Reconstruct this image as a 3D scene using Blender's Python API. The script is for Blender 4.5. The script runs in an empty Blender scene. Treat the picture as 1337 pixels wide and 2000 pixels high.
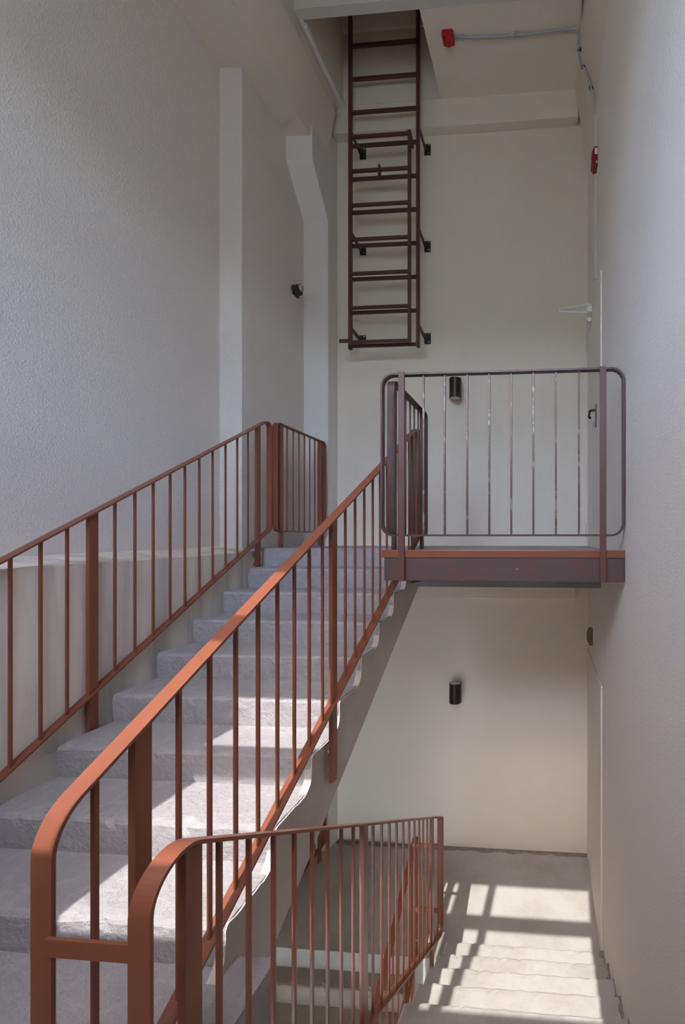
import bpy, bmesh, math, random
from mathutils import Vector, Matrix, noise

SC = bpy.context.scene
COL = SC.collection
random.seed(7)

# ------------------------------------------------------------------ camera
# world frame: eye at the origin, +Y into the stairwell, +X right, +Z up (metres)
F_PX, CX, HY = 865.0, 1001.0, 1050.0
cd = bpy.data.cameras.new('camera')
cam = bpy.data.objects.new('camera', cd)
COL.objects.link(cam)
cd.sensor_fit = 'HORIZONTAL'
cd.sensor_width = 36.0
cd.lens = F_PX / 1337.0 * 36.0
cd.shift_x = (668.5 - CX) / 1337.0
cd.shift_y = (HY - 1000.0) / 1337.0
cd.clip_start = 0.02
cam.rotation_euler = (math.pi / 2, 0, math.atan(0.0752))
SC.camera = cam

# ------------------------------------------------------------------ sky, sun, exposure
SC.view_settings.view_transform = 'Standard'
SC.view_settings.look = 'None'
SC.view_settings.gamma = 1.0
SC.view_settings.use_curve_mapping = False
SC.view_settings.exposure = -0.1

w = bpy.data.worlds.new('sky')
SC.world = w
w.use_nodes = True
bg = w.node_tree.nodes['Background']
sky = w.node_tree.nodes.new('ShaderNodeTexSky')
sky.sky_type = 'NISHITA'
sky.sun_disc = False
sky.sun_elevation = math.radians(51)
sky.sun_rotation = math.radians(183)
sky.air_density = 1.0
sky.dust_density = 1.0
sky.ozone_density = 1.0
w.node_tree.links.new(sky.outputs[0], bg.inputs['Color'])
bg.inputs['Strength'].default_value = 3.6

sd = bpy.data.lights.new('sun', 'SUN')
sun = bpy.data.objects.new('sun', sd)
COL.objects.link(sun)
sd.energy = 6.8
sd.angle = math.radians(0.3)
sd.color = (1.0, 0.98, 0.955)
SUN_AX, SUN_S = 0.052, 1.25
sun.rotation_euler = Vector((SUN_AX, 1.0, -SUN_S)).to_track_quat('-Z', 'Y').to_euler()
sun.location = (-1, -6, 9)

SC.cycles.max_bounces = 14
SC.cycles.diffuse_bounces = 10
SC.cycles.use_denoising = True

# ------------------------------------------------------------------ materials
def mat(name, col, rough=0.8, metal=0.0, bump=None, var=None, extra=None, spec=None):
    """bump: list of (scale, strength, detail); var: list of (scale, amount, colour2, stretch)."""
    m = bpy.data.materials.new(name)
    m.use_nodes = True
    nt = m.node_tree
    N, L = nt.nodes, nt.links
    b = N['Principled BSDF']
    b.inputs['Roughness'].default_value = rough
    b.inputs['Metallic'].default_value = metal
    if spec is not None:
        b.inputs['Specular IOR Level'].default_value = spec
    geo = N.new('ShaderNodeNewGeometry')
    col = tuple(col) + (1,)
    b.inputs['Base Color'].default_value = col
    last = None
    for (sc, amt, c2, st, lo, hi) in (var or []):
        mp = N.new('ShaderNodeMapping')
        mp.inputs['Scale'].default_value = st
        L.new(geo.outputs['Position'], mp.inputs['Vector'])
        n = N.new('ShaderNodeTexNoise')
        n.inputs['Scale'].default_value = sc
        n.inputs['Detail'].default_value = 6
        n.inputs['Roughness'].default_value = 0.6
        L.new(mp.outputs[0], n.inputs['Vector'])
        r = N.new('ShaderNodeMapRange')
        r.inputs['From Min'].default_value = lo
        r.inputs['From Max'].default_value = hi
        r.inputs['To Max'].default_value = amt
        L.new(n.outputs['Fac'], r.inputs['Value'])
        mx = N.new('ShaderNodeMix')
        mx.data_type = 'RGBA'
        L.new(r.outputs[0], mx.inputs['Factor'])
        if last is None:
            mx.inputs['A'].default_value = col
        else:
            L.new(last, mx.inputs['A'])
        mx.inputs['B'].default_value = tuple(c2) + (1,)
        last = mx.outputs['Result']
    if last is not None:
        L.new(last, b.inputs['Base Color'])
    prev = None
    for (sc, stg, dist, det) in (bump or []):
        n = N.new('ShaderNodeTexNoise')
        n.inputs['Scale'].default_value = sc
        n.inputs['Detail'].default_value = det
        L.new(geo.outputs['Position'], n.inputs['Vector'])
        bp = N.new('ShaderNodeBump')
        bp.inputs['Strength'].default_value = stg
        bp.inputs['Distance'].default_value = dist
        L.new(n.outputs['Fac'], bp.inputs['Height'])
        if prev is not None:
            L.new(prev, bp.inputs['Normal'])
        prev = bp.outputs[0]
    if prev is not None:
        L.new(prev, b.inputs['Normal'])
    return m

ONE = (1, 1, 1)
M = {}
PL = (0.72, 0.655, 0.60)
M['stucco'] = mat('stucco', PL, 0.95, bump=[(95, 0.65, 0.009, 3), (25, 0.25, 0.008, 2)],
                  var=[(1.3, 0.25, (0.65, 0.59, 0.535), ONE, 0.4, 0.7)], spec=0.2)
M['rightwall'] = mat('stucco_lit_wall', (0.79, 0.725, 0.665), 0.95, bump=[(95, 0.5, 0.008, 3), (25, 0.25, 0.008, 2)],
                     var=[(1.1, 0.3, (0.73, 0.665, 0.605), ONE, 0.4, 0.7)], spec=0.2)  # same stucco, lightened to stand in for stronger light on this wall
M['plaster'] = mat('plaster', (0.75, 0.675, 0.575), 0.95, bump=[(90, 0.25, 0.004, 3), (6, 0.15, 0.01, 3)],
                   var=[(1.7, 0.35, (0.68, 0.605, 0.505), ONE, 0.4, 0.7), (14, 0.15, (0.64, 0.57, 0.48), (1, 1, .4), .5, .75)], spec=0.2)
M['cream'] = mat('cream_bounce_plaster', (0.88, 0.80, 0.69), 0.95, bump=[(90, 0.25, 0.004, 3), (6, 0.15, 0.01, 3)],
                 var=[(1.7, 0.35, (0.84, 0.76, 0.65), ONE, 0.4, 0.7)], spec=0.2)  # cream paint, lightened further to carry bounce light on the lower storey
M['pillar'] = mat('pillar_plaster', (0.72, 0.685, 0.65), 0.95, bump=[(90, 0.2, 0.003, 3)], spec=0.2)
M['lowwall'] = mat('stained_plaster', (0.84, 0.765, 0.655), 0.95, bump=[(60, 0.3, 0.005, 3)],
                   var=[(3.6, 0.8, (0.52, 0.485, 0.46), (1, 1.8, 0.10), .46, .66), (11, 0.5, (0.68, 0.58, 0.44), (1, 1, .2), .5, .7)], spec=0.2)
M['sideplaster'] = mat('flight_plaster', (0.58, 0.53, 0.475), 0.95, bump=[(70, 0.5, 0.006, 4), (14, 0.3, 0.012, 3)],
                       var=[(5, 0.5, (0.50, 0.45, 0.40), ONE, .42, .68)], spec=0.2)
M['concrete'] = mat('step_concrete', (0.36, 0.338, 0.342), 0.95, bump=[(45, 0.65, 0.012, 6), (150, 0.5, 0.005, 3)],
                    var=[(4, 0.6, (0.30, 0.28, 0.285), ONE, .42, .68), (22, 0.5, (0.45, 0.43, 0.425), ONE, .52, .72),
                         (75, 0.75, (0.13, 0.12, 0.12), ONE, .63, .72)], spec=0.2)
M['floor'] = mat('landing_concrete', (0.435, 0.41, 0.382), 0.95, bump=[(40, 0.3, 0.006, 6)],
                 var=[(3, 0.7, (0.34, 0.31, 0.275), ONE, .42, .66), (25, 0.35, (0.45, 0.42, 0.39), ONE, .55, .75)], spec=0.2)
M['lowstep'] = mat('brown_dimmed_concrete', (0.34, 0.285, 0.235), 0.95, bump=[(45, 0.5, 0.010, 6)],
                   var=[(3, 0.7, (0.27, 0.22, 0.18), ONE, .42, .66), (30, 0.4, (0.42, 0.37, 0.32), ONE, .55, .75)], spec=0.2)  # brown concrete, darkened in colour to dim the risers of the lower flight
M['rubble'] = mat('rubble_edge', (0.27, 0.245, 0.22), 1.0, bump=[(50, 0.8, 0.01, 6)],
                  var=[(20, 0.6, (0.17, 0.155, 0.14), ONE, .45, .65)], spec=0.1)
M['rust'] = mat('red_brown_paint', (0.215, 0.070, 0.038), 0.34, 0.0, bump=[(120, 0.06, 0.002, 3)],
                var=[(9, 0.45, (0.15, 0.050, 0.029), (1, 1, .5), .42, .68), (60, 0.25, (0.27, 0.09, 0.046), ONE, .55, .75)], spec=0.45)
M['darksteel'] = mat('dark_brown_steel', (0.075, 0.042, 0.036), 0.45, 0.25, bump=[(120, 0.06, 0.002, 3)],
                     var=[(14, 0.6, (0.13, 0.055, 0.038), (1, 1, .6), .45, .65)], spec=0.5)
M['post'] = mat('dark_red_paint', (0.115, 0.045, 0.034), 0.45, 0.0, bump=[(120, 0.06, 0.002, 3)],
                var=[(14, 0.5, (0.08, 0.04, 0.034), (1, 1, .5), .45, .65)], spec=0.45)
M['scuffed'] = mat('scuffed_steel', (0.10, 0.062, 0.05), 0.4, 0.35,
                   var=[(16, 0.9, (0.25, 0.21, 0.18), (1, 1, .9), .55, .62), (50, 0.7, (0.13, 0.055, 0.035), (1, 1, .5), .5, .6)], spec=0.5)
M['beam'] = mat('channel_steel', (0.088, 0.058, 0.055), 0.5, 0.2, bump=[(60, 0.08, 0.003, 3)],
                var=[(5, 0.7, (0.13, 0.05, 0.038), (1, 1, 2), .48, .66)], spec=0.5)
M['ladder'] = mat('ladder_paint', (0.085, 0.034, 0.026), 0.45, 0.0, spec=0.4,
                  var=[(7, 0.6, (0.055, 0.025, 0.022), ONE, .45, .65)])
M['black'] = mat('black_plastic', (0.018, 0.018, 0.018), 0.4)
M['lampbody'] = mat('bronze_lamp', (0.030, 0.019, 0.016), 0.35, 0.5)
M['glass'] = mat('frosted_glass', (0.55, 0.55, 0.53), 0.35)
M['red'] = mat('red_plastic', (0.42, 0.012, 0.018), 0.3)
M['darkred'] = mat('dark_red_plastic', (0.22, 0.008, 0.012), 0.35)
M['white'] = mat('white_plastic', (0.80, 0.80, 0.78), 0.4)
M['conduit'] = mat('grey_conduit', (0.40, 0.41, 0.43), 0.45)
M['trunking'] = mat('cream_trunking', (0.62, 0.58, 0.52), 0.5)
M['brownbox'] = mat('brown_box', (0.20, 0.165, 0.135), 0.5)
M['chrome'] = mat('steel_chrome', (0.72, 0.72, 0.70), 0.3, 0.9)
M['door'] = mat('door_paint', (0.74, 0.68, 0.62), 0.55)
M['paintsteel'] = mat('painted_steel', (0.60, 0.565, 0.51), 0.6)

# ------------------------------------------------------------------ helpers
def link(name, me, m, parent=None, loc=(0, 0, 0)):
    if m is not None and not me.materials:
        me.materials.append(m)
    o = bpy.data.objects.new(name, me)
    o.location = loc
    if parent is not None:
        o.parent = parent
    COL.objects.link(o)
    return o

def thing(name, loc, label, cat, group=None):
    o = bpy.data.objects.new(name, None)
    o.empty_display_size = 0.1
    o.location = loc
    COL.objects.link(o)
    o['label'] = label
    o['category'] = cat
    if group:
        o['group'] = group
    return o

def struct(o):
    o['kind'] = 'structure'
    return o

def obj(name, bm, m, parent=None, smooth=False, ploc=None):
    """bm in world coordinates; ploc = world location of the parent."""
    off = Vector(ploc) if ploc is not None else (world_of(parent) if parent is not None else Vector((0, 0, 0)))
    bmesh.ops.recalc_face_normals(bm, faces=bm.faces[:])
    # origin of the object: its bounding-box centre
    xs = [v.co for v in bm.verts]
    c = Vector(((min(v.x for v in xs) + max(v.x for v in xs)) / 2, (min(v.y for v in xs) + max(v.y for v in xs)) / 2,
                (min(v.z for v in xs) + max(v.z for v in xs)) / 2))
    for v in bm.verts:
        v.co -= c
    me = bpy.data.meshes.new(name)
    bm.to_mesh(me)
    bm.free()
    if smooth:
        for p in me.polygons:
            p.use_smooth = True
    return link(name, me, m, parent, c - off)

def world_of(o):
    v = Vector((0, 0, 0))
    while o is not None:
        v += o.location
        o = o.parent
    return v

def box(bm, x0, x1, y0, y1, z0, z1, bev=0.0):
    vs = [bm.verts.new((x, y, z)) for x in (x0, x1) for y in (y0, y1) for z in (z0, z1)]
    f = [(0, 1, 3, 2), (4, 6, 7, 5), (0, 4, 5, 1), (2, 3, 7, 6), (0, 2, 6, 4), (1, 5, 7, 3)]
    fs = [bm.faces.new([vs[i] for i in q]) for q in f]
    if bev > 0:
        es = list({e for q in fs for e in q.edges})
        bmesh.ops.bevel(bm, geom=es, offset=bev, segments=2, affect='EDGES', profile=0.5)
    return bm

def BOX(*a, **k):
    return box(bmesh.new(), *a, **k)

def prism(bm, pts, axis, a0, a1):
    """extrude a polygon: axis 'X' -> pts are (y,z); 'Y' -> (x,z); 'Z' -> (x,y)."""
    def P(p, a):
        return (a, p[0], p[1]) if axis == 'X' else (p[0], a, p[1]) if axis == 'Y' else (p[0], p[1], a)
    A = [bm.verts.new(P(p, a0)) for p in pts]
    B = [bm.verts.new(P(p, a1)) for p in pts]
    n = len(pts)
    bm.faces.new(A)
    bm.faces.new(list(reversed(B)))
    for i in range(n):
        bm.faces.new((A[i], A[(i + 1) % n], B[(i + 1) % n], B[i]))
    return bm

def PRISM(*a):
    return prism(bmesh.new(), *a)

def tube(bm, pts, r, n=10, cap=True):
    pts = [Vector(p) for p in pts]
    rings = []
    up = None
    for i, p in enumerate(pts):
        d = ((pts[i + 1] - p) if i == 0 else (p - pts[i - 1]) if i == len(pts) - 1 else
             (pts[i + 1] - p).normalized() + (p - pts[i - 1]).normalized()).normalized()
        if up is None:
            up = d.orthogonal().normalized()
        up = (up - d * up.dot(d)).normalized()
        s = d.cross(up)
        rr = r[i] if isinstance(r, (list, tuple)) else r
        rings.append([bm.verts.new(p + (up * math.cos(2 * math.pi * k / n) + s * math.sin(2 * math.pi * k / n)) * rr) for k in range(n)])
    for a, b in zip(rings, rings[1:]):
        for k in range(n):
            bm.faces.new((a[k], a[(k + 1) % n], b[(k + 1) % n], b[k]))
    if cap:
        bm.faces.new(rings[0])
        bm.faces.new(list(reversed(rings[-1])))
    return bm

def fillet(poly, rads, seg=20):
    out = []
    n = len(poly)
    for i in range(n):
        p0, p, p1 = Vector(poly[i - 1]), Vector(poly[i]), Vector(poly[(i + 1) % n])
        r = rads[i] if isinstance(rads, (list, tuple)) else rads
        if r <= 0:
            out.append(p)
            continue
        a, b = (p0 - p).normalized(), (p1 - p).normalized()
        ang = a.angle(b)
        t = r / math.tan(ang / 2)
        t = min(t, (p0 - p).length * 0.49, (p1 - p).length * 0.49)
        r = t * math.tan(ang / 2)
        c = p + (a + b).normalized() * (r / math.sin(ang / 2))
        s, e = p + a * t - c, p + b * t - c
        tot = s.angle(e)
        sgn = 1 if s.x * e.y - s.y * e.x > 0 else -1
        for k in range(seg + 1):
            th = sgn * tot * k / seg
            out.append(c + Vector((s.x * math.cos(th) - s.y * math.sin(th), s.x * math.sin(th) + s.y * math.cos(th))))
    return out

def loop_bar(plane, const, poly, rads, wid, thk):
    """a flat bar bent into a closed loop in the plane X=const ('X', (y,z)) or Y=const ('Y', (x,z))."""
    pts = fillet(poly, rads)
    n = len(pts)
    bm = bmesh.new()
    rings = []
    area = sum(pts[i].x * pts[(i + 1) % n].y - pts[(i + 1) % n].x * pts[i].y for i in range(n))
    sg = 1 if area > 0 else -1
    for i, p in enumerate(pts):
        a, b = (p - pts[i - 1]), (pts[(i + 1) % n] - p)
        a = a.normalized() if a.length > 1e-7 else b.normalized()
        b = b.normalized() if b.length > 1e-7 else a
        na, nb = Vector((a.y, -a.x)) * sg, Vector((b.y, -b.x)) * sg
        m = (na + nb).normalized()
        m = m / max(0.5, m.dot(na))
        ring = []
        for s, hw in ((0, -1), (0, 1), (-1, 1), (-1, -1)):
            q = p + m * (thk * s)
            c = const + hw * wid / 2
            ring.append(bm.verts.new((c, q.x, q.y) if plane == 'X' else (q.x, c, q.y)))
        rings.append(ring)
    for i in range(n):
        A, B = rings[i], rings[(i + 1) % n]
        for k in range(4):
            bm.faces.new((A[k], A[(k + 1) % 4], B[(k + 1) % 4], B[k]))
    return bm

def shared_box(name, sx, sy, sz, m, bev=0.0015):
    bm = BOX(-sx / 2, sx / 2, -sy / 2, sy / 2, -sz / 2, sz / 2, bev=bev)
    bmesh.ops.recalc_face_normals(bm, faces=bm.faces[:])
    me = bpy.data.meshes.new(name)
    bm.to_mesh(me)
    bm.free()
    me.materials.append(m)
    return me

def place(name, me, parent, loc):
    return link(name, me, None, parent, Vector(loc) - world_of(parent))

def cyl(bm, c, axis, r, h, n=20, r2=None):
    c = Vector(c)
    ax = {'X': Vector((1, 0, 0)), 'Y': Vector((0, 1, 0)), 'Z': Vector((0, 0, 1))}[axis]
    return tube(bm, [c - ax * h / 2, c + ax * h / 2], [r, r if r2 is None else r2], n)

# ------------------------------------------------------------------ dimensions
RISE, GO = 0.155, 0.28
YTOP, ZTOP = 3.677, -0.092             # upper landing: nosing and floor level
ZLOW = -3.43                           # lower landing floor level
ZMID = ZTOP - 9 * RISE                 # half landing the camera stands over
XA, XB = -2.396, -1.101                # left flight
XC = -0.80                             # left edge of the descending flight
XR, YB, XW, XWN, YSTEP, XLED = 0.455, 4.90, -2.655, -2.86, 3.69, -2.463
DZ = ZLOW - ZTOP
REAR = -0.9

# ------------------------------------------------------------------ the shell
bm = PRISM([(XWN - .3, REAR), (XWN, REAR), (XWN, YSTEP), (XW, YSTEP), (XW, YB + .3), (XWN - .3, YB + .3)], 'Z', -6.9, 6.2)
struct(obj('wall_left', bm, M['stucco']))
# thicker lower part of the left wall with its sloping ledge
bm = bmesh.new()
zf = lambda y: -0.144 + (y - 1.825) * 0.017
sec = []
for y in (REAR, YTOP + 0.05):
    z = zf(y)
    sec.append([bm.verts.new((x, y, zz)) for x, zz in ((XWN, -1.075), (XLED, -1.075), (XLED, z - 0.008), (XLED - 0.008, z), (XWN, z + 0.035))])
for k in range(5):
    bm.faces.new((sec[0][k], sec[0][(k + 1) % 5], sec[1][(k + 1) % 5], sec[1][k]))
bm.faces.new(sec[0])
bm.faces.new(list(reversed(sec[1])))
struct(obj('trim_1', bm, M['lowwall']))
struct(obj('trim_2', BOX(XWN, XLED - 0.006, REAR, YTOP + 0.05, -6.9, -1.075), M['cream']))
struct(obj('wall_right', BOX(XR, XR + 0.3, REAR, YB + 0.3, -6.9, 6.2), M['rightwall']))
struct(obj('wall_back', BOX(XW, XR, YB, YB + 0.3, ZTOP - 0.1, 6.2), M['plaster']))
struct(obj('wall_back', BOX(XW, XR, YB, YB + 0.3, -6.9, ZTOP - 0.1), M['cream']))  # lower half: bounce light lifted into its colour

# pillar on the left wall, corbelled out towards the beam
struct(obj('trim_3', PRISM([(YB, ZLOW - .3), (4.68, ZLOW - .3), (4.68, 3.47), (4.35, 3.87), (4.35, 5.3), (YB, 5.3)], 'X', XW, -2.378), M['pillar']))

# haunched beam along the top of the left wall, cut obliquely at its far end
bm = bmesh.new()
sa = [(XWN, 4.13, 4.66), (-2.40, 4.10, 4.66), (-2.30, 4.65, 4.70), (-2.30, 5.3, 4.70), (XWN, 5.3, 4.70)]
A = [bm.verts.new((x, REAR, z)) for x, z, y in sa]
B = [bm.verts.new((x, y, z)) for x, z, y in sa]
bm.faces.new(A)
bm.faces.new((B[2], B[3], B[4]))
bm.faces.new((B[0], B[1], B[2]))
bm.faces.new((B[0], B[2], B[4]))
for k in range(5):
    bm.faces.new((A[k], A[(k + 1) % 5], B[(k + 1) % 5], B[k]))
struct(obj('ceiling_beam', bm, M['plaster']))
# chamfered beam along the top of the right wall
struct(obj('ceiling_beam', PRISM([(XR, 3.92), (0.325, 4.70), (0.312, 4.80), (0.312, 5.3), (XR, 5.3)], 'Y', REAR, 4.78), M['plaster']))
# lintels against the back wall (upper and lower storey)
struct(obj('lintel', BOX(-2.378, 0.345, 4.785, YB, 4.515, 4.83, bev=0.008), M['plaster']))
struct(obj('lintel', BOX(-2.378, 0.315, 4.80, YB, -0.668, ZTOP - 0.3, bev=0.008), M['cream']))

# ceiling with the roof-hatch opening
ZC = 4.81
bm = bmesh.new()
box(bm, -1.15, 0.40, 3.93, 4.80, ZC, 5.9)
box(bm, -2.34, -2.25, 3.93, 4.80, ZC, 5.9)
box(bm, -2.25, -1.15, 4.775, 4.90, ZC, 5.9)
box(bm, -2.25, -1.15, 3.93, 4.0, ZC + .1, 5.9)
box(bm, -2.34, -1.1, 3.93, 4.9, 5.82, 5.9)
struct(obj('ceiling', bm, M['plaster']))
struct(obj('ceiling', BOX(XWN, XR, REAR, 3.93, 5.25, 5.4), M['plaster']))
# unseen street slab and wall, added to shape the incoming sky light
struct(obj('ground', BOX(-40, 40, -60, REAR - 0.06, -7.2, -6.9), M['floor']))
struct(obj('sky_blocker_wall', BOX(-30, 30, -19, -14, -6.9, 5.0), M['cream']))  # added blocker, keeps low sky off the upper walls
# small ledge and trim around the hatch shaft
struct(obj('trim_4', BOX(-2.27, -2.235, 4.0, 4.775, ZC - 0.03, ZC + 0.03, bev=0.004), M['pillar']))
struct(obj('trim_5', BOX(-2.25, -1.15, 4.74, 4.775, 5.60, 5.82, bev=0.004), M['plaster']))

# rear wall behind the camera: glazed bay the sun comes through
zc = lambda c: c - SUN_S * REAR
xc = lambda c: c + SUN_AX * REAR
zA, zB, zD, zE = zc(0.41), zc(1.42), zc(1.56), zc(2.05)
x1, x2, x3, x4, x5, x6 = xc(-1.79), xc(-1.085), xc(-0.995), xc(-0.79), xc(-0.715), xc(0.18)
LZ0, LZ1 = -4.60, -2.50  # unseen lower-storey opening, added to send sky light onto the lower flight
T0, T1 = REAR - 0.05, REAR
bm = bmesh.new()
box(bm, XWN - .3, XR + .3, T0, T1, zE, 6.2)
box(bm, XWN - .3, x1, T0, T1, LZ1, zE)
box(bm, x6, XR + .3, T0, T1, LZ1, zE)
box(bm, x1, x6, T0, T1, LZ1, zA)
box(bm, XWN - .3, -2.45, T0, T1, LZ0, LZ1)
box(bm, 0.4, XR + .3, T0, T1, LZ0, LZ1)
box(bm, XWN - .3, XR + .3, T0, T1, -6.9, LZ0)
struct(obj('wall_rear', bm, M['plaster']))
bm = bmesh.new()
box(bm, x1, x6, T0, T1, zB, zD)
box(bm, x2, x3, T0, T1, zA, zE)
box(bm, x4, x5, T0, T1, zA, zE)
struct(obj('window_1', bm, M['pillar']))

# floors: upper landing, platform, lower landing, half landing
bm = bmesh.new()
prism(bm, [(XW, YTOP), (XB + .12, YTOP), (XB + .12, 3.5), (XB + .125, 2.63), (XR, 2.63), (XR, YB), (XW, YB)], 'Z', ZTOP - 0.168, ZTOP)
box(bm, XW, XR, 3.74, YB, ZTOP - 0.33, ZTOP - 0.168)
struct(obj('floor', bm, M['concrete']))

def ragged_floor(x0, x1, y0, y1, z0, z1, seed):
    """slab whose far edge is broken concrete"""
    bm = bmesh.new()
    random.seed(seed)
    pts = [(x0, y0), (x1, y0)]
    n = 46
    far = []
    for k in range(n + 1):
        x = x1 + (x0 - x1) * k / n
        j = 0.035 * noise.noise(Vector((x * 7, seed, 0))) + 0.022 * noise.noise(Vector((x * 31, seed, 3)))
        far.append((x, y1 + j))
    return prism(bm, pts + far, 'Z', z0, z1)
struct(obj('floor', ragged_floor(XW, XR, 3.55, YB - 0.105, ZLOW - 0.3, ZLOW, 3), M['floor']))
struct(obj('trim_6', BOX(XW, XR, YB - 0.22, YB + 0.01, ZLOW - 0.28, ZLOW - 0.03), M['rubble']))
YM = YTOP - 8 * GO
bm = bmesh.new()
prism(bm, [(XLED, REAR), (XR, REAR), (XR, 0.37), (-0.95, 0.37), (-0.95, YM + .06), (XLED, YM + .06)], 'Z', ZMID - 0.2, ZMID)
struct(obj('floor', bm, M['concrete']))
struct(obj('floor', BOX(XW, XR, REAR, YB, -7.0, -6.9), M['floor']))

# ------------------------------------------------------------------ concrete steps
def step_bm(x0, x1, yn, zt, go, rise, seed, toward=-1, back=0.03, n=44):
    """one cast concrete step: worn nosing, slightly raked riser; toward=-1 nosing faces -Y, +1 faces +Y"""
    prof = []                              # (u along going from nosing, z)
    prof += [(go + back, 0.0), (go * .66, 0.0), (go * .33, 0.0), (0.045, 0.0), (0.018, -0.001), (0.006, -0.005), (0.0, -0.016),
             (0.001, -0.05), (0.005, -rise * .55), (0.010, -rise * .85), (0.016, -rise - .012), (go + back, -rise - .012)]
    bm = bmesh.new()
    rings = []
    for i in range(n + 1):
        x = x0 + (x1 - x0) * i / n
        ring = []
        for k, (u, z) in enumerate(prof):
            v = Vector((x, yn - toward * u, zt + z))
            if k not in (0, 11, 10):
                q = Vector((x * 6, u * 9 + seed * 3.1, z * 9))
                a = 0.0034 * noise.noise(q * 2.2) + 0.0030 * noise.noise(q * 7)
                chip = max(0.0, noise.noise(Vector((x * 13 + seed * 5.7, seed, 2))) - 0.25) * (0.035 if k in (4, 5, 6) else 0)
                v.z += a - chip * .5
                v.y += toward * (-chip) + a * .8
                if i == 0 and k in (3, 4, 5, 6, 7):
                    v.x += (0.008 if i == 0 else -0.008)
            ring.append(bm.verts.new(v))
        rings.append(ring)
    m = len(prof)
    for a, b in zip(rings, rings[1:]):
        for k in range(m):
            bm.faces.new((a[k], a[(k + 1) % m], b[(k + 1) % m], b[k]))
    bm.faces.new(rings[0])
    bm.faces.new(list(reversed(rings[-1])))
    return bm

def saw_side(y_top, z_top, nsteps, go, rise, dirn, under, drop):
    """rounded stepped outline of the plastered flight side (y,z), and its straight soffit"""
    pts, rad = [], []
    for i in range(nsteps):
        y = y_top - dirn * i * go
        z = z_top - i * rise
        pts += [(y, z), (y, z - rise)]
        rad += [0.018, 0.075]
    pts = [(y_top + dirn * 0.10, z_top)] + pts
    rad = [0] + rad
    ye = y_top - dirn * nsteps * go
    pts += [(ye, z_top - nsteps * rise), (ye, z_top - nsteps * rise - drop)]
    rad += [0, 0]
    pts += under
    rad += [0] * len(under)
    out = []
    fp = fillet(pts, rad, 5)
    n0 = len(fp) - len(under) - 1
    for a, b in zip(fp[:n0], fp[1:n0 + 1]):
        m = max(1, int((b - a).length / 0.02))
        for k in range(m):
            p = a + (b - a) * (k / m)
            jit = 0.006 * noise.noise(Vector((p.x * 23, p.y * 23, 5))) + 0.004 * noise.noise(Vector((p.x * 70, p.y * 70, 9)))
            out.append((p.x + dirn * jit * .7, p.y + jit - 0.004))
    return out + [tuple(p) for p in fp[n0:]]

def flight(name, label, x0, x1, y_top, z_top, nsteps, go, rise, dirn, seed, plaster_x=None, under=None, ploc=None, first=1, m='concrete'):
    t = thing(name, ploc, label, 'staircase')
    for i in range(first, nsteps):
        o = obj('step', step_bm(x0, x1, y_top - dirn * i * go, z_top - i * rise, go, rise, seed + i, toward=-dirn), M[m], t)
    # sloping slab under the steps
    a = y_top + dirn * 0.10
    e = y_top - dirn * nsteps * go
    top = [(a, z_top - rise - 0.08 + 0.10 * rise / go), (e + dirn * go * .95, z_top - (nsteps - 1) * rise - rise - 0.05)]
    poly = top + under
    obj('slab', PRISM(poly, 'X', x0 + .002, x1 - .004), M['sideplaster'], t)
    if plaster_x is not None:
        s = saw_side(y_top + dirn * .004, z_top - 0.002, nsteps, go, rise, dirn, under, 0.02)
        obj('plastered_side', PRISM(s, 'X', plaster_x[0], plaster_x[1]), M['sideplaster'], t)
    return t

sof = lambda y: -0.412 + 0.602 * (y - 3.763)
f1 = flight('staircase', 'concrete flight rising on the left to the upper landing, sunlit low down', XA, XB, YTOP, ZTOP, 9, GO, RISE, 1, 10,
            plaster_x=(XB - 0.03, XB + 0.006),
            under=[(YTOP - 9 * GO, sof(YTOP - 9 * GO) + .05), (1.2, sof(1.2)), (3.78, sof(3.78) + .002)], ploc=(-1.75, YM, ZMID))
obj('step', step_bm(XLED + .005, XB, YTOP, ZTOP + 0.001, 0.10, RISE, 10, toward=-1), M['concrete'], f1)
f2 = flight('staircase', 'concrete flight descending on the right beside the wall to the lower landing', XC, XR - 0.002, 3.55 - 12 * 0.265 + 0.265, ZLOW + 12 * 0.155, 12, 0.265, 0.155, -1, 40,
            plaster_x=(XC - 0.012, XC + 0.01),
            under=[(3.55, ZLOW - .25), (0.45, ZMID - .25)], ploc=(-0.17, 3.5, ZLOW), first=0, m='floor')
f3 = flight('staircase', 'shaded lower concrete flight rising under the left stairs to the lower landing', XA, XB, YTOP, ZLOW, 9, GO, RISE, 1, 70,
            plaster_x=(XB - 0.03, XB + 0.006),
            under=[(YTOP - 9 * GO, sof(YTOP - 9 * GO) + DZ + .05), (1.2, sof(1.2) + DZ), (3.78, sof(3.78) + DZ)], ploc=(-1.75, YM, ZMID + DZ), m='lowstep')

# ------------------------------------------------------------------ railings
BAL = 0.012
def baluster_set(t, m, key, length, pts):
    me = shared_box('baluster', BAL, BAL, length, m)
    for p in pts:
        place('baluster', me, t, p)

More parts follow.
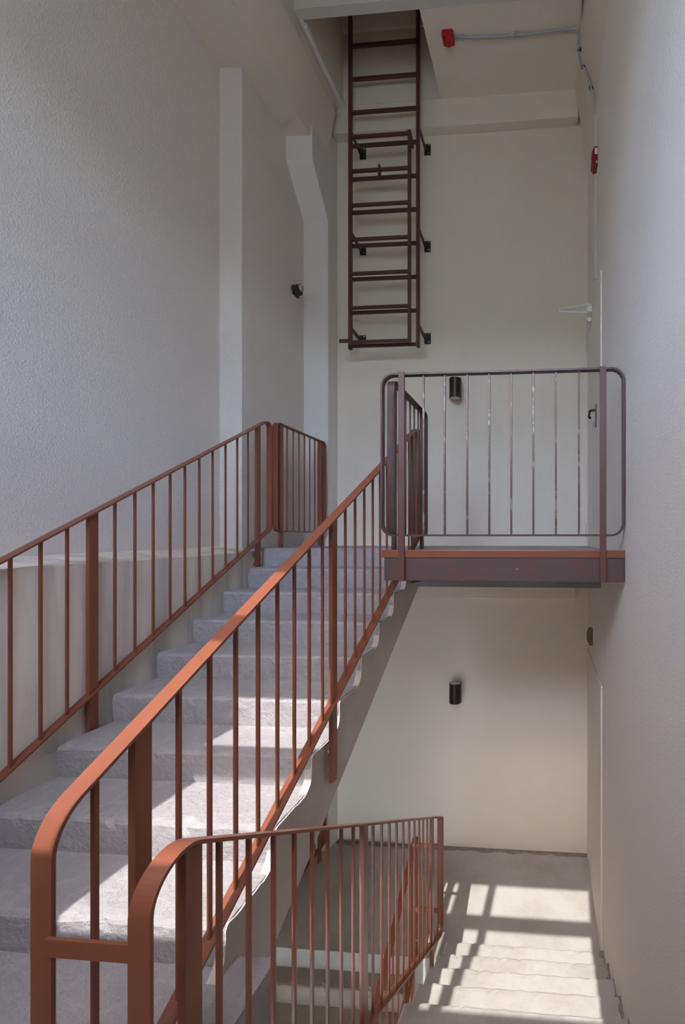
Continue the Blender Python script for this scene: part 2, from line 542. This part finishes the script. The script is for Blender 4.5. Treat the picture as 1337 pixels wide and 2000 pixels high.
def slope_rail(name, label, X, ya, yb, top, bot, posts, post_bot, bals, m=None, rads=(.06, .10, .06, .10), group=None, brackets=None, extra_low=0.0, wid=0.048):
    """railing along a flight in the plane X; top/bot: (slope, intercept) of outer edges; posts: y positions"""
    m = m or M['rust']
    zt = lambda y: top[0] * y + top[1]
    zb = lambda y: bot[0] * y + bot[1]
    base = (X, (ya + yb) / 2, zb((ya + yb) / 2))
    t = thing(name, base, label, 'railing', group)
    poly = [(ya, zb(ya)), (yb, zb(yb)), (yb, zt(yb)), (ya, zt(ya))]
    obj('frame', loop_bar('X', X, poly, list(rads), wid, 0.009), m, t)
    for y, pb in zip(posts, post_bot):
        dy = 0.024
        bm = PRISM([(y - dy, pb), (y + dy, pb), (y + dy, zt(y + dy) - .006 - (.006 if y < 1 else 0)), (y - dy, zt(y - dy) - .006 - (.02 if y < 1 else 0))], 'X', X - 0.010, X + 0.010)
        obj('post', bm, m, t)
    L = zt(0) - zb(0)
    if bals:
        ymid = bals[len(bals) // 2]
        L = zt(ymid) - zb(ymid) - 0.010
        baluster_set(t, m, name, L, [(X, y, (zt(y) + zb(y)) / 2) for y in bals])
    return t

# left: along the wall
yl = [1.838, 1.959, 2.078, 2.328, 2.45, 2.573, 2.697, 2.815, 2.939, 3.064, 3.194, 3.323, 3.449]
yl = [1.838 - .122 * k for k in (6, 5, 4, 2, 1)] + yl
r1 = slope_rail('stair_railing', 'red-brown steel railing along the left wall beside the rising stairs', -2.43, 0.95, 3.735, (0.594, -1.170), (0.594, -2.146),
                [1.51, 2.203, 3.572], [-1.50, -1.16, -0.262], yl, rads=(.1, .05, .05, .1))
for z in (-0.155, -0.225):
    br = obj('bracket', BOX(XLED - .02, -2.44, 3.565, 3.582, z - 0.007, z + 0.007), M['rust'], r1)
# left: level panel on the upper landing
def landing_railing(dz, label):
    t = thing('landing_railing', (-2.385, 4.16, ZTOP + dz), label, 'railing')
    obj('frame', loop_bar('X', -2.388, [(3.745, 0.052 + dz), (4.615, 0.052 + dz), (4.615, 1.026 + dz), (3.745, 1.026 + dz)], .05, 0.048, 0.009), M['rust'], t)
    for y in (3.83, 4.515):
        obj('post', BOX(-2.398, -2.378, y - .024, y + .024, ZTOP + dz, 1.02 + dz), M['rust'], t)
    baluster_set(t, M['rust'], 'll', 0.955, [(-2.388, 3.93 + .098 * k, 0.54 + dz) for k in range(6)])
landing_railing(0, 'short level railing panel on the upper landing by the left pillar')
landing_railing(DZ, 'dark railing corner on the lower landing, half hidden behind the rising flight')
# the inner railing of the rising flight, from the near end up to the landing
yi = [0.967] + [1.206 + 0.118 * k for k in range(8)] + [2.272, 2.392, 2.517, 2.656 - .012, 2.783 - .02, 2.885, 3.0, 3.12, 3.24, 3.36]
XI = -1.06
INNER = dict(ya=0.855, yb=3.60, top=(0.5585, -1.088), bot=(0.5585, -2.015))
r2 = slope_rail('stair_railing', 'long inner railing of the rising stairs with sunlit copper-brown handrail', XI, INNER['ya'], INNER['yb'], INNER['top'], INNER['bot'],
                [1.084, 2.137, 3.46], [-1.9, -1.215, -0.36], yi, rads=(.05, .05, .05, .13))
for z in (-1.08, -1.17):
    b = obj('bolt', cyl(bmesh.new(), (-1.085, 2.158, z), 'X', 0.007, 0.05, 8), M['chrome'], r2)
    b['label'] = 'steel bolt'
r3 = slope_rail('stair_railing', 'shadowed inner railing of the lower flight, seen through the near railing', XI, INNER['ya'], INNER['yb'],
                (0.5585, -1.088 + DZ), (0.5585, -2.015 + DZ), [1.084, 2.137, 3.46], [-1.9 + DZ, -1.215 + DZ, -0.36 + DZ], yi, rads=(.05, .05, .05, .13))
# the railing of the descending flight
XD = -0.82
ydl = [1.056 + .111 * k for k in range(8)] + [2.048, 2.16, 2.269, 2.38, 2.495, 2.605, 2.713, 2.814, 2.91, 3.01]
r4 = slope_rail('stair_railing', 'near railing of the stairs descending on the right, balusters lit orange', XD, 0.835, 3.40, (-0.605, -0.113), (-0.605, -1.035),
                [0.965, 1.942, 3.13], [-1.75, -2.42, -3.24], ydl, rads=(.1, .05, .05, .09))
def spacer(x0, x1, y, z, h, par):
    s = obj('connecting_bar', BOX(x0, x1, y - .004, y + .004, z - h / 2, z + h / 2, bev=.001), M['rust'], par)
    s['label'] = 'flat bar joining the two railings'
spacer(XI + .02, XD - .02, 0.85, -0.855, 0.038, r4)
spacer(XI + .02, XD - .02, 3.39, -2.40, 0.035, r4)
spacer(XI + .02, XD - .02, 3.39, -2.90, 0.035, r4)

# platform railings
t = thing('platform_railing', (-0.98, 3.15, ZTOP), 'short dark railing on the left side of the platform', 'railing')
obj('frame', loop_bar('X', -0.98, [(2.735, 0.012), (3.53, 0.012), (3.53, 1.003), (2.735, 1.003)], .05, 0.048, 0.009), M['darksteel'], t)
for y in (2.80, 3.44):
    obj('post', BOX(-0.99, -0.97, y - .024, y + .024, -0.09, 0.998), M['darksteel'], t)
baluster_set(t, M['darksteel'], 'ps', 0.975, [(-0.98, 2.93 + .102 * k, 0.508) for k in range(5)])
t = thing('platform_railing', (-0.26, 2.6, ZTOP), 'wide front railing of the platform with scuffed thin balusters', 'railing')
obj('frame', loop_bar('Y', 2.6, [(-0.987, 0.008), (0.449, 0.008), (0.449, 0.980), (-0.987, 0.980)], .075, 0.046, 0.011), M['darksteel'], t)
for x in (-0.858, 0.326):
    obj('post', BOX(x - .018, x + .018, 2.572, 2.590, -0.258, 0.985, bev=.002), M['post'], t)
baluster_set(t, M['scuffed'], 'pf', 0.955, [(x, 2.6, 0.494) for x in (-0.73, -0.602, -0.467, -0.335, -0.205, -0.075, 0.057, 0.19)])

# steel edge of the platform
t = thing('edge_beam', (-0.26, 2.61, -0.26), 'dark red-brown steel channel along the front edge of the platform', 'beam')
bm = bmesh.new()
box(bm, -0.971, XR - .003, 2.598, 2.628, -0.258, -0.119, bev=.003)
box(bm, -0.971, -0.955, 2.628, 3.50, -0.258, -0.119)
obj('web', bm, M['beam'], t)
o = obj('top_flange', BOX(-0.985, XR - .003, 2.592, 2.632, -0.119, -0.074, bev=.003), M['rust'], t)
o['label'] = 'lighter rust-red top flange'
obj('bolt', cyl(bmesh.new(), (-0.17, 2.596, -0.185), 'Y', 0.004, 0.006, 8), M['chrome'], t)
obj('bracket', BOX(-0.925, -0.885, 3.05, 3.09, -0.31, -0.25), M['darksteel'], t)

# ------------------------------------------------------------------ roof ladder and drop ladder
YL = 4.66
t = thing('roof_ladder', (-1.74, YL, 2.05), 'tall dark brown fixed steel ladder rising through the roof hatch', 'ladder')
for x in (-2.117, -1.369):
    obj('stile', BOX(x - .018, x + .018, YL - .02, YL + .02, 2.04, 5.66, bev=.003), M['ladder'], t)
rg = shared_box('rung', 0.72, 0.028, 0.034, M['ladder'], .004)
for k in range(10):
    place('rung', rg, t, (-1.743, YL, 2.075 + k * 0.3615))
for x, s in ((-2.117, 1), (-1.369, 1)):
    for z in (4.362, 3.272, 2.238):
        xp = x + 0.055
        b = obj('bracket', PRISM([(YL - .01, z + .045), (YL - .01, z - .005), (YB - .01, z - .025), (YB - .01, z + .025)], 'X', x + .012, x + .022), M['ladder'], t)
        p = obj('wall_plate', BOX(x + .004, x + .075, YB - .012, YB + .004, z - .06, z + .06, bev=.002), M['black'], b)
        for zz in (z - .042, z + .042):
            obj('bolt', cyl(bmesh.new(), (x + .058, YB - .014, zz), 'Y', .007, .008, 8), M['chrome'], b)
YS = 4.585
t = thing('drop_ladder', (-1.76, YS, 2.05), 'shorter narrow drop-down ladder folded in front of the roof ladder', 'ladder')
for x, z0, z1 in ((-2.085, 2.06, 4.30), (-1.44, 2.06, 4.30)):
    obj('stile', BOX(x - .016, x + .016, YS - .016, YS + .016, z0, z1, bev=.003), M['ladder'], t)
rg = shared_box('rung', 0.62, 0.026, 0.032, M['ladder'], .004)
for k in range(7):
    place('rung', rg, t, (-1.762, YS, 2.085 + k * 0.3645))
obj('latch', BOX(-1.775, -1.755, YS - .02, YS + .03, 3.83, 3.955, bev=.003), M['ladder'], t)
bm = BOX(-2.20, -2.10, YS - .02, YS - .008, 2.075, 2.115, bev=.004)
o = obj('lug', bm, M['ladder'], t)
obj('hook', PRISM([(YS - .016, 4.27), (YS + .06, 4.20), (YS + .06, 4.16), (YS + .016, 4.16)], 'X', -1.432, -1.412), M['ladder'], t)

# ------------------------------------------------------------------ wall lamps
def wall_lamp(z, label):
    x, y = -0.993, YB - 0.105
    t = thing('wall_lamp', (x, YB, z), label, 'lamp', 'up-and-down wall lamps')
    bm = bmesh.new()
    n, R = 28, 0.066
    rings = []
    for r, zz in ((R, -.107), (R, .107), (R - .007, .107), (R - .009, .090)):
        rings.append([bm.verts.new((x + r * math.cos(2 * math.pi * k / n), y + r * math.sin(2 * math.pi * k / n), z + zz)) for k in range(n)])
    bot = [bm.verts.new((x + r * math.cos(2 * math.pi * k / n), y + r * math.sin(2 * math.pi * k / n), z - zz)) for r, zz in ((R - .007, .107),) for k in range(n)]
    bot2 = [bm.verts.new((x + (R - .009) * math.cos(2 * math.pi * k / n), y + (R - .009) * math.sin(2 * math.pi * k / n), z - .09)) for k in range(n)]
    seq = [bot2, bot] + rings
    for a, b in zip(seq, seq[1:]):
        for k in range(n):
            bm.faces.new((a[k], a[(k + 1) % n], b[(k + 1) % n], b[k]))
    obj('housing', bm, M['lampbody'], t, smooth=False)
    for s, nm in ((1, 'lens'), (-1, 'lens')):
        o = obj(nm, cyl(bmesh.new(), (x, y, z + s * .101), 'Z', R - .0085, .008, 24), M['glass'], t)
        o['label'] = 'frosted pale lens'
    obj('mount', BOX(x - .03, x + .03, y + R - .01, YB + .003, z - .05, z + .05, bev=.004), M['lampbody'], t)
    return t
wall_lamp(1.635, 'dark cylindrical lamp on the back wall above the platform')
wall_lamp(-1.70, 'dark cylindrical lamp on the back wall under the platform')

# ------------------------------------------------------------------ fire alarm, conduit, call points
t = thing('alarm_sounder', (-0.934, 4.18, ZC), 'bright red square alarm sounder on the ceiling beside the hatch', 'alarm')
obj('body', BOX(-0.99, -0.878, 4.125, 4.237, ZC - .055, ZC + .003, bev=.014), M['red'], t, smooth=False)
obj('dome', cyl(bmesh.new(), (-0.934, 4.181, ZC - .066), 'Z', .036, .03, 20, r2=.044), M['red'], t)
path = [(-0.875, 4.19, ZC - .014), (-0.75, 4.20, ZC - .016), (-0.45, 4.215, ZC - .018), (-0.2, 4.215, ZC - .018), (0.1, 4.207, ZC - .016), (0.27, 4.205, ZC - .016),
        (0.297, 4.205, ZC - .03), (0.303, 4.24, ZC - .10), (0.315, 4.28, ZC - .20), (0.33, 4.27, ZC - .29), (0.36, 4.18, 4.38), (0.39, 4.10, 4.19), (0.43, 4.05, 3.97), (0.443, 4.07, 3.85)]
o = obj('conduit', tube(bmesh.new(), path, 0.011, 10), M['conduit'], smooth=True)
o['label'] = 'grey cable conduit running from the ceiling sounder to the right wall'
o['category'] = 'conduit'
for p in ((-0.80, 4.2), (-0.30, 4.215), (0.18, 4.207)):
    obj('clip', BOX(p[0] - .006, p[0] + .006, p[1] - .02, p[1] + .02, ZC - .032, ZC + .002), M['conduit'], o)
for p in ((0.312, 4.26, ZC - .155), (0.345, 4.225, 4.45), (0.405, 4.08, 4.10)):
    obj('clip', BOX(p[0] - .014, p[0] + .05, p[1] - .007, p[1] + .007, p[2] - .012, p[2] + .012), M['black'], o)
o = obj('cable_trunking', BOX(XR - .02, XR + .002, 4.06, 4.10, 2.35, 3.95, bev=.003), M['trunking'])
o['label'] = 'cream vertical cable trunking on the right wall near the corner'
o['category'] = 'trunking'
t = thing('call_point', (XR - .03, 4.0, 3.39), 'small dark red alarm box high on the right wall', 'alarm')
obj('body', PRISM([(XR + .002, 3.30), (XR - .03, 3.30), (XR - .052, 3.335), (XR - .052, 3.425), (XR - .03, 3.47), (XR + .002, 3.47)], 'Y', 3.97, 4.07), M['darkred'], t)
o = obj('label_plate', BOX(XR - .026, XR - .002, 3.966, 3.971, 3.40, 3.452), M['white'], t)
o['label'] = 'white sticker'
obj('test_key', BOX(XR - .016, XR - .006, 3.965, 3.971, 3.318, 3.338), M['white'], t)

t = thing('call_point', (XR - .03, 4.45, -0.985), 'small brown box on the right wall under the platform', 'alarm')
obj('body', PRISM([(XR + .002, -1.06), (XR - .03, -1.06), (XR - .05, -1.02), (XR - .05, -.95), (XR - .03, -.9), (XR + .002, -.9)], 'Y', 4.39, 4.49), M['brownbox'], t)

# spotlight on the left wall
t = thing('spotlight', (-2.6, 4.53, 2.6), 'small black spotlight on the left wall beside the far pillar', 'lamp')
obj('base', BOX(XW - .002, XW + .02, 4.46, 4.56, 2.56, 2.66, bev=.004), M['black'], t)
obj('arm', tube(bmesh.new(), [(XW + .015, 4.50, 2.60), (-2.60, 4.47, 2.585)], .016, 10), M['black'], t)
obj('head', tube(bmesh.new(), [(-2.605, 4.52, 2.595), (-2.60, 4.42, 2.59), (-2.53, 4.40, 2.58)], [.03, .036, .038], 14), M['black'], t)
o = obj('lens', cyl(bmesh.new(), (-2.527, 4.398, 2.58), 'X', .030, .01, 16), M['glass'], t)
o['label'] = 'pale round lens'

# ------------------------------------------------------------------ doors in the right wall
d = struct(obj('door_1', BOX(XR - .010, XR + .002, 3.69, 4.76, ZTOP, 2.13, bev=.002), M['door']))
bm = bmesh.new()
box(bm, XR - .013, XR + .002, 3.665, 3.695, ZTOP, 2.19, bev=.002)
box(bm, XR - .013, XR + .002, 4.755, 4.81, ZTOP, 2.19, bev=.002)
box(bm, XR - .013, XR + .002, 3.695, 4.755, 2.125, 2.19, bev=.002)
obj('door_frame', bm, M['door'], d)
h = obj('handle', tube(bmesh.new(), [(XR - .01, 3.99, 1.135), (XR - .055, 3.99, 1.135), (XR - .066, 4.01, 1.130), (XR - .066, 4.10, 1.11), (XR - .05, 4.12, 1.10)], .011, 10), M['black'], d)
h['label'] = 'black lever handle'
obj('handle_plate', BOX(XR - .018, XR - .008, 3.965, 4.005, 0.985, 1.185, bev=.002), M['black'], h)
k = obj('keys', tube(bmesh.new(), [(XR - .02, 3.985, 1.03), (XR - .045, 3.985, 1.02), (XR - .05, 3.99, 0.96)], .007, 6), M['chrome'], d)
for z in (2.06, 0.09):
    obj('hinge', cyl(bmesh.new(), (XR - .022, 4.765, z), 'Z', .012, .14, 12), M['chrome'], d)
c = obj('door_closer', BOX(XR - .06, XR - .008, 4.33, 4.47, 2.19, 2.25, bev=.008), M['white'], d)
c['label'] = 'white door closer with folding arm'
obj('closer_arm', tube(bmesh.new(), [(XR - .02, 4.40, 2.295), (0.13, 4.40, 2.262), (0.128, 4.40, 2.238), (XR - .05, 4.40, 2.215)], .009, 8), M['white'], c)
obj('closer_knob', cyl(bmesh.new(), (XR - .035, 4.40, 2.135), 'Y', .022, .05, 14), M['white'], c)

d = struct(obj('door_2', BOX(XR - .010, XR + .002, 3.69, 4.76, ZLOW, ZLOW + 2.16, bev=.002), M['door']))
bm = bmesh.new()
box(bm, XR - .013, XR + .002, 3.645, 3.695, ZLOW, ZLOW + 2.22, bev=.002)
box(bm, XR - .013, XR + .002, 4.755, 4.84, ZLOW, ZLOW + 2.22, bev=.002)
box(bm, XR - .013, XR + .002, 3.695, 4.755, ZLOW + 2.155, ZLOW + 2.22, bev=.002)
obj('door_frame', bm, M['door'], d)

# ------------------------------------------------------------------ steel beam in front of the hatch
t = thing('ceiling_crossbeam', (-1.0, 3.93, ZC), 'pale painted steel beam crossing under the ceiling in front of the hatch', 'beam')
bm = bmesh.new()
box(bm, -2.29, 0.345, 3.868, 3.955, ZC - .004, ZC + .008, bev=.001)
box(bm, -2.29, 0.345, 3.872, 3.882, ZC + .008, ZC + .42, bev=.001)
box(bm, -2.29, 0.345, 3.868, 3.955, ZC + .42, ZC + .43, bev=.001)
obj('profile', bm, M['paintsteel'], t)
for x0, x1 in ((-2.302, -2.288), (0.300, 0.314)):
    p = obj('end_plate', BOX(x0, x1, 3.69, 4.0, 4.665, 5.0, bev=.002), M['paintsteel'], t)
    xm = x1 if x0 < -1 else x0
    for yy, zz in ((3.73, 4.72), (3.92, 4.72), (3.73, 4.9)):
        obj('bolt', cyl(bmesh.new(), (xm, yy, zz), 'X', .012, .02, 6), M['chrome'], p)

# loose mortar left where the descending steps meet the right wall
bm = bmesh.new()
random.seed(11)
for j in range(1, 12):
    zt, y1 = ZLOW + j * 0.155, 3.55 - (j - 1) * 0.265
    for k in range(5):
        a = y1 - 0.265 * (k / 5) - .004
        wdt = random.choice((.008, .014, .02, .035))
        q = [(XR - wdt * random.uniform(.5, 1), a), (XR - wdt * random.uniform(.6, 1.2), a - .03), (XR - wdt * random.uniform(.3, .9), a - .05), (XR + .002, a - .052), (XR + .002, a)]
        prism(bm, q, 'Z', zt - .01, zt + random.uniform(.004, .012))
o = obj('trim_7', bm, M['rubble'])
struct(o)
